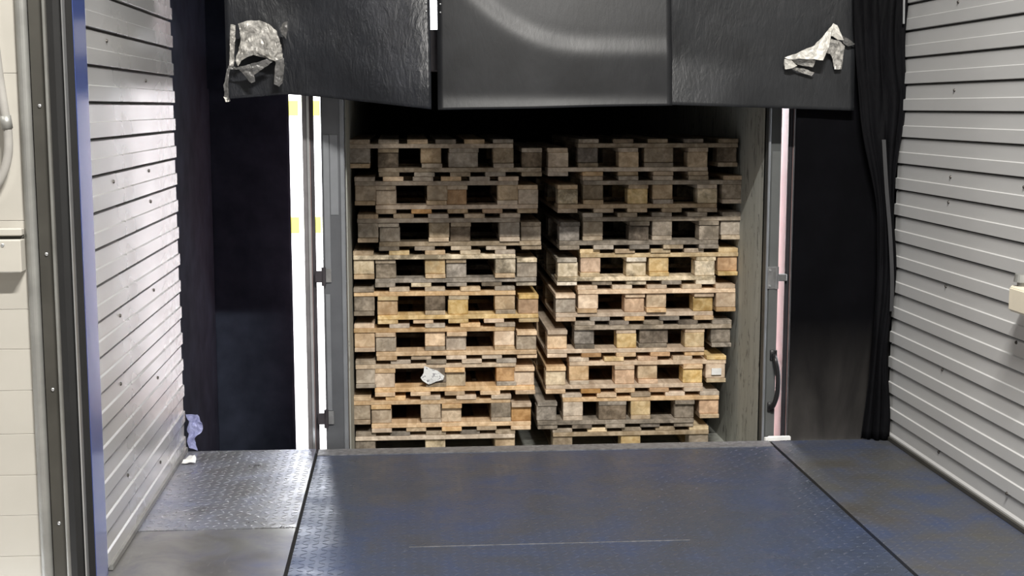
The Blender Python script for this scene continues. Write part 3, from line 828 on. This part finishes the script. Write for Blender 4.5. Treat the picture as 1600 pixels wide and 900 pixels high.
woodsRB = [(('tan',), 'tan', ('tan', 'fresh')), (('cream', 'yellow'), 'tan', ('tan',)), (('grey', 'dark'), 'grey', ('grey', 'greytan')),
           (('cream',), 'cream', ('cream', 'grey')), (('greytan', 'orange', 'yellow'), 'fresh', ('fresh', 'grey')), (('fresh', 'yellow', 'yellow'), 'fresh', ('fresh', 'orange')),
           (('yellow', 'orange', 'yellow'), 'fresh', ('fresh', 'orange')), (('grey', 'dark', 'grey'), 'grey', ('grey', 'dark')), (('dark',), 'grey', ('grey',))]
tones = {'fresh': 'fresh pale', 'yellow': 'yellowish', 'orange': 'orange-brown', 'tan': 'tan', 'greytan': 'grey-brown', 'grey': 'weathered grey', 'dark': 'dark aged', 'cream': 'cream mottled'}
fronts = {}
YP = 6.60
for side, As, Bs, wA, wB in (('left', LA, LB, woodsLA, woodsLB), ('right', RA, RB, woodsRA, woodsRB)):
    for r in range(9):
        z = ZP0 + (8 - r) * P3
        xa, xb = px2x(As[r]), px2x(Bs[r])
        ya = YP + rp.uniform(-.008, .012); yb_ = ya + rp.uniform(-.015, .012)
        nbA = 6 if (side, r) in (('left', 0), ('left', 1)) else 5
        mA = .10; mxA = None; mB = .10; mxB = None
        if (side, r) == ('left', 0): mB = .145; mxB = .345
        if (side, r) in (('right', 0), ('right', 5)): mA = .145; mxA = .33
        if (side, r) == ('right', 7): mB = .14; mxB = .315
        a = pallet(xa, ya, z, False, wA[r], nbA, mA, mxA)
        b = pallet(xb, yb_, z, True, wB[r], 5, mB, mxB) if r < 8 else None
        fronts[(side, r)] = (a, b, xa, xb, z, ya)
        T(a, f'{tones[wA[r][0][0]]} wooden pallet, deck up, in the {order[r]} layer of the {side} stack', 'pallet', f'pallets in the {side} stack')
        if b: T(b, f'{tones[wB[r][0][0]]} wooden pallet, deck down, in the {order[r]} layer of the {side} stack', 'pallet', f'pallets in the {side} stack')

# torn white paper caught on the left stack, seventh layer, and a sticker on the right stack
a, b, xa, xb, z, ya = fronts[('left', 6)]
def pw(px, py): return (px2x(px), 1.5 + (168 - py) * .003117 * .992)
P = [(659, 580), (668, 584), (680, 588), (691, 597), (689, 603), (678, 606), (666, 611), (656, 604), (653, 599), (658, 592)]
bm = bmesh.new(); bm.faces.new([bm.verts.new((pw(*q)[0], ya - .012, pw(*q)[1])) for q in P])
bmesh.ops.triangulate(bm, faces=bm.faces[:])
for _ in range(3): bmesh.ops.subdivide_edges(bm, edges=bm.edges[:], cuts=1, use_grid_fill=True)
for v in bm.verts: v.co.y -= abs(noise.noise(v.co * 20)) * .008
g = N('printed_paper'); f_ = g.noise(1.0, None, 3, .6, 1.2, stretch=(40, 1, 70, (0, .35, 0)))
g.base(g.ramp(f_, [(.56, (.80, .81, .80)), (.62, (.28, .28, .30))])); g.rough(.6)
o = link('paper_label', finish(bm, 'paper_label', g.m)); md = o.modifiers.new('thick', 'SOLIDIFY'); md.thickness = .001
T(o, 'torn white paper label hanging on the left pallet stack', 'paper label')
a, b, xa, xb, z, ya = fronts[('right', 6)]
o = box('sticker', .725, .775, -.0085, -.0005, .085, .118, M_WHITE, a); o['label'] = 'small white sticker'

# ------------------------------------------------------------------ hall lamps (fixtures on the ceiling)
for lx, ly, lz, lpw, lwhere in LAMPS:
    t = empty('ceiling_lamp', (lx, ly, 5.2))
    T(t, 'long white ceiling lamp ' + lwhere, 'ceiling lamp', 'hall ceiling lamps')
    b1 = box('lamp_body', -.62, .62, -.09, .09, lz - 5.2, lz - 5.2 + .05, M_HALL, t, .004)
    for sx in (-.5, .5): link('hanger', (lambda bm: (add_tube(bm, [(sx, 0, lz - 5.15), (sx, 0, 0)], .004, 6), finish(bm, 'hanger', M_GALV))[1])(bmesh.new()), t)

# ------------------------------------------------------------------ outdoors seen through the gaps
T(box('ground', -60, 60, 5.9, 90, -1.3, -1.2, M_CONC), kind='structure')
nb_ = empty('warehouse_building', (-3, 24, -1.2))
T(nb_, 'white building with yellow signs far outside, seen through the left gap', 'building')
ninv = Matrix.Translation((3, -24, 1.2))
def nbp(n, *a):
    o = box(n, *a); o.parent = nb_; o.matrix_parent_inverse = ninv; return o
M_YW = plain('white_facade', (.85, .85, .86), .8, 0, .03, 1)
M_YY = plain('yellow_sign', (.80, .83, .045), .6, 0, .03)
nbp('facade', -8, 1.0, 24, 30, -1.2, 2.6, M_YW)
nbp('sign', -2.10, -1.86, 23.9, 24, 1.36, 1.62, M_YY); nbp('sign', -1.62, -1.48, 23.9, 24, 1.36, 1.62, M_YY)
nbp('sign', -2.05, -1.88, 23.9, 24, -.70, -.42, M_YY); nbp('sign', -1.6, -1.50, 23.9, 24, -.70, -.42, M_YY)
for wz in (1.05, -.1): nbp('window', -1.95, -1.90, 23.93, 24, wz, wz + .06, M_GALV)
rt = empty('bounce_trailer', (4.2, 8, -1.2))  # pink body added outdoors to tint the light entering the gaps
T(rt, 'pale pink body added outside beyond the right gap to tint the light', 'bounce_trailer')
rinv = Matrix.Translation((-4.2, -8, 1.2))
M_PINK = plain('pink_bounce_paint', (.90, .60, .62), .6, 0, .03, 1)
o = box('bounce_trailer_body', 3.2, 5.7, 7.2, 17, -.1, 2.6, M_PINK); o.parent = rt; o.matrix_parent_inverse = rinv
for yy in (13.5, 14.8):
    bm = bmesh.new(); bmesh.ops.create_cone(bm, cap_ends=True, segments=24, radius1=.5, radius2=.5, depth=2.4)
    bmesh.ops.rotate(bm, verts=bm.verts, matrix=Matrix.Rotation(math.pi / 2, 3, 'Y')); bmesh.ops.translate(bm, verts=bm.verts, vec=(4.45, yy, -.7))
    o = link('wheel', finish(bm, 'wheel', M_SEAL)); o.parent = rt; o.matrix_parent_inverse = rinv
